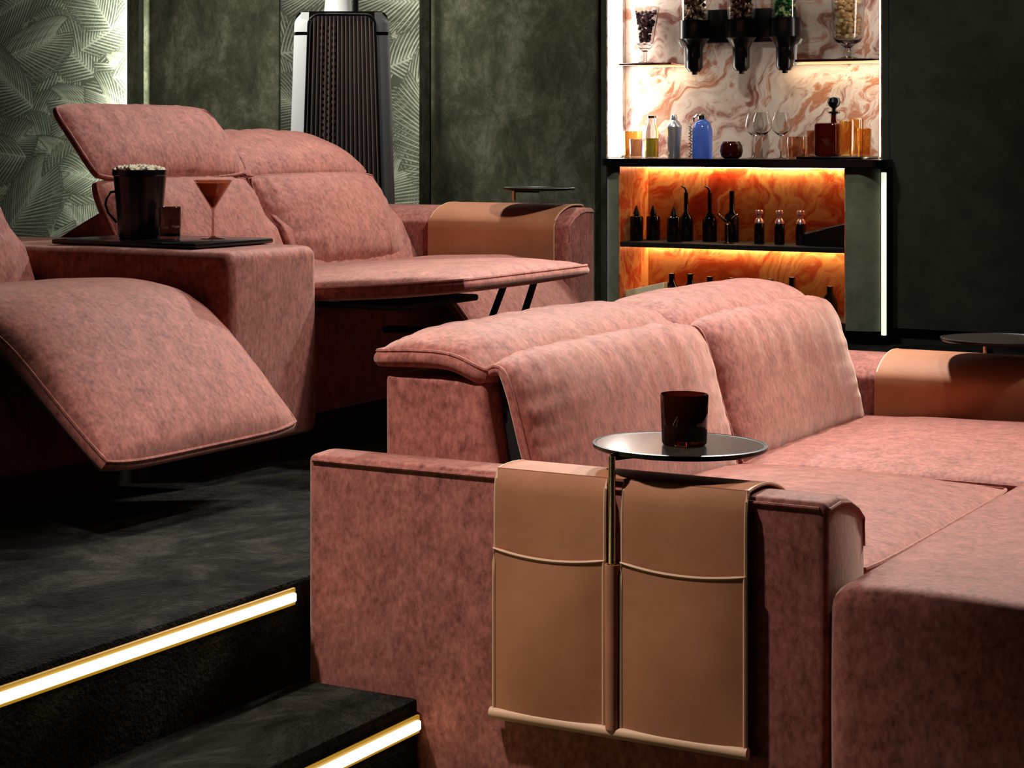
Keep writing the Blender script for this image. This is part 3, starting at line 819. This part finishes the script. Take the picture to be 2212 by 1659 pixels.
for z in (ZTOP-.002, ZM0-.001):
    bm = bm_new(); box(bm, OX0+.01, OX1-.01, LYB-.030, LYB-.014, z-.004, z, .001, 1); obj('light_strip', bm, 'led_warm', bar)
ct = bm_new()
box(ct, wx(1293, YF-.02), wx(1908, YF-.02), YF-.025, YW-.003, zc-.031, zc, .05, 5, True)
o = obj('bar_counter', ct, 'black'); tag(o, 'glossy black counter with rounded corners above the glowing shelves', 'counter')
zrim = zc
# niche lining, shelves, lights
nich = empty('niche_shelving', ((NX0+NX1)/2, 8.4, zc), 'swirled marble niche with thin dark glass shelves above the counter', 'shelf')
bm = bm_new(); box(bm, NX0+.006, NX1-.006, NYB-.005, NYB+.015, zc+.001, 2.4); obj('back_panel', bm, 'marble', nich)
for a, b in ((NX0, NX0+.006), (NX1-.006, NX1)):
    bm = bm_new(); box(bm, a, b, YW+.0, NYB, zc+.001, 2.4); obj('side_panel', bm, 'marble', nich)
zs = wz(1400, 141, 8.36)
bm = bm_new(); box(bm, NX0+.004, NX1-.004, YW-.002, NYB-.006, zc-.031, zc, .001, 1); obj('base_panel', bm, 'black', nich)
for a, b in ((NX0+.08, wx(1480, 8.45)), (wx(1700, 8.45), NX1-.03)):
    bm = bm_new(); box(bm, a, b, NYB-.05, NYB-.03, zs-.006, zs-.0005, .001, 1); obj('shelf_light', bm, 'led_shelf', nich)
    area('shelf_lamp', ((a+b)/2, NYB-.06, zs-.008), ((a+b)/2, NYB-.02, zs-.3), 1.6*(b-a), b-a, .02, (1, .80, .55))
xa, xb = wx(1462, 8.40), wx(1728, 8.40)
for a, b in ((NX0+.006, xa), (xb, NX1-.006)):
    bm = bm_new(); box(bm, a, b, 8.335, NYB-.006, zs, zs+.010, .002, 1); obj('shelf', bm, 'glass_smoke', nich)
bm = bm_new(); box(bm, NX0+.006, NX0+.014, YW+.01, YW+.14, zc+.01, 2.39, .002, 1); obj('light_strip', bm, 'led_niche', nich)
bm = bm_new(); box(bm, NX1-.016, NX1-.006, YW+.02, YW+.05, zc+.01, 2.39, .002, 1); obj('light_strip', bm, 'led_niche', nich)
bm = bm_new(); box(bm, NX0+.02, NX1-.02, YW+.02, YW+.05, 2.37, 2.39, .002, 1); obj('light_strip', bm, 'led_niche', nich)
# light strip at the right of the cabinet
xr = wx(1907, YF+.05)
o = empty('wall_light_strip', (xr, YF+.05, .42), 'pale vertical light strip at the right side of the bar cabinet', 'light strip')
bm = bm_new(); box(bm, xr-.004, xr+.020, YF+.04, YW, .41, zc-.04, .002, 1); obj('channel', bm, 'black_metal', o)
bm = bm_new(); box(bm, xr-.002, xr+.018, YF+.032, YF+.05, .42, zc-.05, .003, 2); obj('diffuser', bm, 'led_dim', o)

# things on the counter
def at(px, y, z): return (wx(px, y), y, z)
SCB = lambda px, y: (y/(CN+SN*(px-CX)/F))/F        # metres per photo pixel there
def bottle(name, c, r, h, neck, m, label, cat='bottle', group=None, cap=None, capm='black', sh=.62, nr=None):
    e = empty(name, c, label, cat, group)
    nr = nr or r*.36
    bm = bm_new(); lathe(bm, [(r*.94, 0), (r, .004), (r, h*sh), (r*.85, h*sh+r*.5), (nr*1.1, h*sh+r*1.2), (nr, h-neck*.2), (nr, h)], c, 24); obj('body', bm, m, e)
    if cap:
        bm = bm_new(); lathe(bm, [(nr*1.15, h-.001), (nr*1.15, h+cap*.8), (nr*.9, h+cap)], c, 18); obj('cap', bm, capm, e)
    return e
ZC = zc+.0005
tumbler('tumbler', at(1366, 8.36, ZC), .040, .044, .116, 'glass_amber', 'amber tumbler at the left end of the bar counter', th=.003)
tumbler('tumbler', at(1375, 8.24, ZC), .028, .030, .082, 'glass_violet', 'small violet-blue tumbler in front of the amber one', th=.003)
e = bottle('shaker_bottle', at(1408, 8.31, ZC), .029, .172, .04, 'glass', 'clear bottle half full of yellow drink beside the tumblers', cap=.012, capm='steel', sh=.66, nr=.017)
bm = bm_new(); lathe(bm, [(.025, .006), (.0262, .085), (0, .085)], WL[e], 20); obj('drink', bm, 'yellow_drink', e)
e = empty('cocktail_shaker', at(1456, 8.31, ZC), 'polished silver cocktail shaker between two bottles', 'shaker')
bm = bm_new(); lathe(bm, [(.023, 0), (.025, .003), (.033, .128), (.033, .132)], WL[e], 28); obj('body', bm, 'chrome', e)
bm = bm_new(); lathe(bm, [(.0335, .132), (.033, .136), (.020, .158), (.014, .162), (.014, .180), (.011, .186), (0, .187)], WL[e], 28); obj('cap', bm, 'chrome', e)
e = empty('soda_siphon', at(1517, 8.30, ZC), 'blue glass soda siphon with a curled silver spout', 'siphon')
bm = bm_new(); lathe(bm, [(.040, 0), (.042, .004), (.042, .118), (.034, .150), (.017, .163), (.016, .168)], WL[e], 36, .02, 12); obj('body', bm, 'glass_blue', e)
c = Vector(WL[e]); lft = Vector((-CN, -SN, 0))
bm = bm_new(); lathe(bm, [(.018, .166), (.018, .182), (.010, .188)], c, 18); tube(bm, [c+Vector((0, 0, .178)), c+lft*.022+Vector((0, 0, .184)), c+lft*.034+Vector((0, 0, .172)), c+lft*.037+Vector((0, 0, .155))], .005, 8); obj('spout', bm, 'steel', e)
bm = bm_new(); tube(bm, [c+lft*(.05+.006*math.sin(k*1.9))+Vector((.004*math.cos(k*1.9), 0, .005+.0042*k)) for k in range(34)], .003, 6); obj('coil', bm, 'steel', e)
e = empty('round_decanter', at(1580, 8.28, ZC), 'squat round dark red glass vessel on the counter', 'glass')
bm = bm_new(); lathe(bm, [(.030, 0), (.042, .010), (.048, .032), (.044, .056), (.034, .072), (.031, .072), (.040, .055), (.043, .032), (.030, .008), (0, .008)], WL[e], 32); obj('body', bm, 'glass_red', e)
WG = [(.031, 0), (.031, .002), (.007, .006), (.0032, .014), (.003, .088), (.010, .096), (.036, .118), (.041, .136), (.037, .165), (.028, .192), (.0272, .192), (.036, .165), (.0398, .136), (.035, .119), (.008, .0975), (0, .096)]
for px, y, lb in ((1629, 8.39, 'tulip wine glass, leftmost of three on the counter'), (1646, 8.25, 'tulip wine glass in the middle of three, overlapping the left one'), (1687, 8.31, 'tulip wine glass, rightmost of three on the counter')):
    stem_glass('wine_glass', at(px, y, ZC), WG, 'glass', lb, 'glass', 'wine glasses on the bar counter')
tumbler('tumbler', at(1722, 8.37, ZC), .044, .047, .092, 'glass_brown', 'wide pale brown tumbler behind the wine glasses', th=.003)
bm = bm_new(); box(bm, wx(1738, 8.30), wx(1878, 8.30), 8.19, 8.42, ZC, ZC+.012, .005, 2)
o = obj('bar_tray', bm, 'black'); tag(o, 'black tray under the decanter on the bar counter', 'tray')
ZT2 = ZC+.0125
tumbler('tumbler', at(1752, 8.28, ZT2), .018, .020, .105, 'glass_brown', 'narrow brown glass left of the dark decanter', th=.003)
e = empty('decanter', at(1789, 8.26, ZT2), 'dark red square decanter with a black ball stopper', 'decanter')
c = WL[e]
bm = bm_new(); box(bm, c.x-.045, c.x+.045, c.y-.045, c.y+.045, c.z, c.z+.135, .010, 3); obj('body', bm, 'glass_red', e)
xo = .024
bm = bm_new(); lathe(bm, [(.013, .132), (.011, .168), (.012, .172)], (c.x+xo, c.y, c.z), 18); obj('neck', bm, 'glass_red', e)
bm = bm_new(); lathe(bm, [(.010, .170), (.024, .174), (.024, .180), (.009, .184), (.009, .194), (.020, .203), (.027, .218), (.022, .236), (.010, .242), (0, .243)], (c.x+xo, c.y, c.z), 20); obj('stopper', bm, 'black', e)
for px, y, hh, lb in ((1829, 8.27, .142, 'amber ribbed highball glass next to the decanter'), (1850, 8.33, .152, 'amber ribbed highball glass, second from the decanter'), (1866, 8.25, .112, 'short amber ribbed glass at the right end of the tray')):
    tumbler('tumbler', at(px, y, ZT2), .026, .029, hh, 'glass_amber', lb, 'amber ribbed glasses on the bar tray', th=.003, flute=.035, nfl=14)

# shelf jars
def beads(name, c, r0, r1, z0, z1, n, m, label, size):
    bm = bm_new()
    for k in range(n):
        t = random.random(); rr = (r0+(r1-r0)*t)-size
        r = rr*math.sqrt(random.random()); a = random.random()*2*PI
        bmesh.ops.create_icosphere(bm, subdivisions=1, radius=size*random.uniform(.8, 1.15), matrix=Matrix.Translation((c[0]+r*math.cos(a), c[1]+r*math.sin(a), c[2]+z0+(z1-z0)*t)) @ Matrix.Rotation(random.random()*3, 4, 'X') @ Matrix.Diagonal((1, .75, 1, 1)))
    o = obj(name, bm, m); tag(o, label, 'candy', kind='stuff'); return o
ZSH = zs+.0105
c = at(1393, 8.415, ZSH)
stem_glass('candy_jar', c, [(.040, 0), (.040, .004), (.012, .010), (.010, .050), (.022, .062), (.030, .070), (.026, .078), (.036, .085), (.064, .245), (.0625, .245), (.034, .088), (0, .082)], 'glass', 'footed glass jar of purple sweets on the left shelf', 'jar')
beads('purple_sweets', c, .034, .058, .096, .225, 150, 'bead_purple', 'dark purple sweets inside the left footed jar', .010)
c = at(1832, 8.415, ZSH)
stem_glass('candy_jar', c, [(.040, 0), (.040, .004), (.010, .012), (.016, .030), (.010, .045), (.030, .060), (.050, .072), (.062, .090), (.068, .250), (.0665, .250), (.060, .092), (.045, .075), (0, .066)], 'glass', 'footed glass jar of cream sweets on the right shelf', 'jar')
beads('cream_sweets', c, .056, .062, .086, .255, 170, 'bead_cream', 'cream sweets filling the right footed jar', .012)
# sweet dispenser
DY = 8.38
zk = [wz(1595, p, DY) for p in (160, 148, 100, 92, 50, 42)]
disp = empty('sweet_dispenser', (wx(1595, DY), DY, zk[0]), 'black triple sweet dispenser with clear cylinders hung in the niche', 'dispenser')
bm = bm_new(); box(bm, wx(1476, NYB-.03), wx(1722, NYB-.03), NYB-.045, NYB-.005, zk[2]+.02, zk[5]+.05, .006, 2); obj('wall_bracket', bm, 'black', disp)
for px, m, nm, lb in ((1500, 'bead_brown', 'brown_sweets', 'brown and cream sweets in the left dispenser cylinder'), (1601, 'bead_red', 'red_sweets', 'dark red sweets in the middle dispenser cylinder'), (1695, 'bead_green', 'green_sweets', 'green sweets in the right dispenser cylinder')):
    c = (wx(px, DY), DY, 0)
    hopper_r = .060
    bm = bm_new(); lathe(bm, [(.024, zk[0]+.012), (.036, zk[0]+.030), (.036, zk[2]-.012), (.040, zk[2]), (.056, zk[3]+.012), (.064, zk[3]+.02), (.064, zk[5]-.006), (.067, zk[5]), (.058, zk[5])], c, 32)
    hd = obj('hopper_base', bm, 'black', disp)
    bm = bm_new(); lathe(bm, [(.012, zk[0]), (.014, zk[0]+.014)], c, 16); obj('spout', bm, 'black', hd)
    if px != 1601:
        sd = Vector((CN, SN, 0))*(-1 if px < 1600 else 1); q = Vector((c[0], c[1], 0))-Vector((-SN, CN, 0))*.02
        bm = bm_new(); tube(bm, [q+sd*.066+Vector((0, 0, zk[3]+.01)), q+sd*.056+Vector((0, 0, zk[3]-.010)), q+sd*.044+Vector((0, 0, zk[2])), q+sd*.041+Vector((0, 0, zk[2]-.04)), q+sd*.041+Vector((0, 0, zk[0]+.03))], .0055, 8); obj('lever', bm, 'white_panel', hd)
    b2 = bm_new(); zz = zk[2]-.036
    d = Vector((SN, -CN, 0))
    p0 = Vector((c[0], c[1], zz))
    tube(b2, [p0+d*.030, p0+d*.052], .017, 14); obj('knob', b2, 'black', hd)
    bm = bm_new(); lathe(bm, [(.058, zk[5]-.004), (.059, zk[5]+.30), (.056, zk[5]+.30), (.055, zk[5]-.002)], c, 32); obj('cylinder', bm, 'glass_thin', disp)
    beads(nm, (c[0], c[1], zk[5]), .054, .054, .004, .20, 230, m, lb, .0095)

# bottles in the upper glowing compartment
Z1 = ZM1+.0005
def pourer(e, c, h, m='black_metal', side=1):
    bm = bm_new(); rgt = Vector((CN, SN, 0))*side; p = Vector(c)+Vector((0, 0, h))
    tube(bm, [p, p+Vector((0, 0, .012)), p+rgt*.006+Vector((0, 0, .022)), p+rgt*.020+Vector((0, 0, .030))], [.006, .005, .0042, .003], 8); obj('pourer', bm, m, e)
for px, y, r, h, lb in ((1375, 8.26, .028, .150, 'dark bottle with a pointed pourer, first from the left on the upper glowing shelf'), (1411, 8.36, .030, .148, 'dim dark bottle, second from the left on the upper glowing shelf'), (1456, 8.26, .030, .150, 'square-shouldered dark bottle, third from the left on the upper glowing shelf')):
    e = empty('spirit_bottle', at(px, y, Z1), lb, 'bottle', 'spirit bottles on the upper glowing shelf')
    bm = bm_new(); lathe(bm, [(r*.95, 0), (r, .003), (r, h-.052), (r*.9, h-.046), (r*.4, h-.040), (r*.35, h-.024)], WL[e], 24); obj('body', bm, 'wine', e)
    bm = bm_new(); lathe(bm, [(r*.55, h-.038), (r*.42, h-.026), (.003, h)], WL[e], 16); obj('pourer', bm, 'black_metal', e)
for px, y, lb in ((1482, 8.35, 'dark tall-necked bottle with curved pourer, left of two'), (1533, 8.35, 'dark tall-necked bottle with curved pourer, right of two')):
    e = bottle('spirit_bottle', at(px, y, Z1), .031, .205, .07, 'wine', lb, group='spirit bottles on the upper glowing shelf', sh=.42, nr=.009)
    pourer(e, WL[e], .204, side=-1)
e = bottle('spirit_bottle', at(1581, 8.37, Z1), .030, .215, .09, 'wine', 'slim black-necked bottle standing behind the coupe glass', group='spirit bottles on the upper glowing shelf', sh=.45, nr=.011)
c = at(1572, 8.23, Z1)
stem_glass('coupe_glass', c, [(.026, 0), (.026, .002), (.005, .006), (.003, .012), (.003, .078), (.012, .088), (.048, .122), (.0468, .122), (.010, .089), (0, .086)], 'glass', 'clear coupe glass in the middle of the upper glowing shelf', 'glass')
for i, px in enumerate((1640, 1684, 1730)):
    e = empty('bitters_bottle', at(px, 8.27, Z1), ('small dark bottle with pink metal cap, leftmost of three', 'small dark bottle with pink metal cap, middle of three', 'small dark bottle with pink metal cap, rightmost of three')[i], 'bottle', 'pink-capped bottles on the upper glowing shelf')
    bm = bm_new(); lathe(bm, [(.020, 0), (.021, .003), (.021, .084), (.019, .087)], WL[e], 22); obj('body', bm, 'wine', e)
    bm = bm_new(); lathe(bm, [(.0195, .087), (.018, .097), (.010, .107)], WL[e], 22); obj('shoulder', bm, 'pink_cap', e)
    bm = bm_new(); lathe(bm, [(.009, .106), (.009, .123), (.0155, .125), (.0160, .137), (.013, .141), (0, .142)], WL[e], 22); obj('cap', bm, 'pink_cap', e)
bm = bm_new()
xk0, xk1 = wx(1752, 8.30), OX1-.010
prism(bm, [(xk0, Z1), (xk1, Z1), (xk1, Z1+.088), (xk1-.02, Z1+.088), (xk0, Z1+.050)], 'y', 8.22, 8.38, .003, 1)
o = empty('slanted_box', ((xk0+xk1)/2, 8.3, Z1), 'black slanted box with a bright edge at the right of the upper glowing shelf', 'box')
obj('body', bm, 'black', o)
bm = bm_new(); tube(bm, [(xk0, 8.218, Z1+.052), (xk1-.02, 8.218, Z1+.090), (xk1, 8.218, Z1+.090)], .0028, 6); obj('edge_trim', bm, 'steel', o)
# wine in the lower compartment
Z2 = ZB+.0305
pys = (590, 591, 597, 600, 601, 602, 598)
for i, px in enumerate((1451, 1491, 1533, 1580, 1623, 1664, 1711)):
    y = 8.30
    ht = wz(px, pys[i], y)-Z2
    e = bottle('wine_bottle', at(px, y, Z2), .036, ht-.004, .06, 'wine', ('first', 'second', 'third', 'fourth', 'fifth', 'sixth', 'seventh')[i]+' wine bottle from the left, on the lower glowing shelf', group='wine bottles on the lower glowing shelf', cap=.004, sh=.52, nr=.0125)
y = 8.25
e = bottle('wine_bottle', at(1793, y, Z2), .034, wz(1793, 618, y)-Z2-.003, .05, 'wine', 'shorter wine bottle at the right end of the lower glowing shelf', cap=.003, sh=.5, nr=.013)
bm = bm_new()
xm0, xm1 = wx(1341, 8.24), wx(1438, 8.24)
za, zb_ = wz(1338, 630, 8.24), wz(1436, 609, 8.24)
prism(bm, [(xm0, Z2), (xm1, Z2), (xm1, zb_), (xm0, za)], 'y', 8.22, 8.26, .002, 1)
o = obj('napkin_stack', bm, 'paper'); tag(o, 'cream card stack with a slanted top on the lower glowing shelf', 'cards')
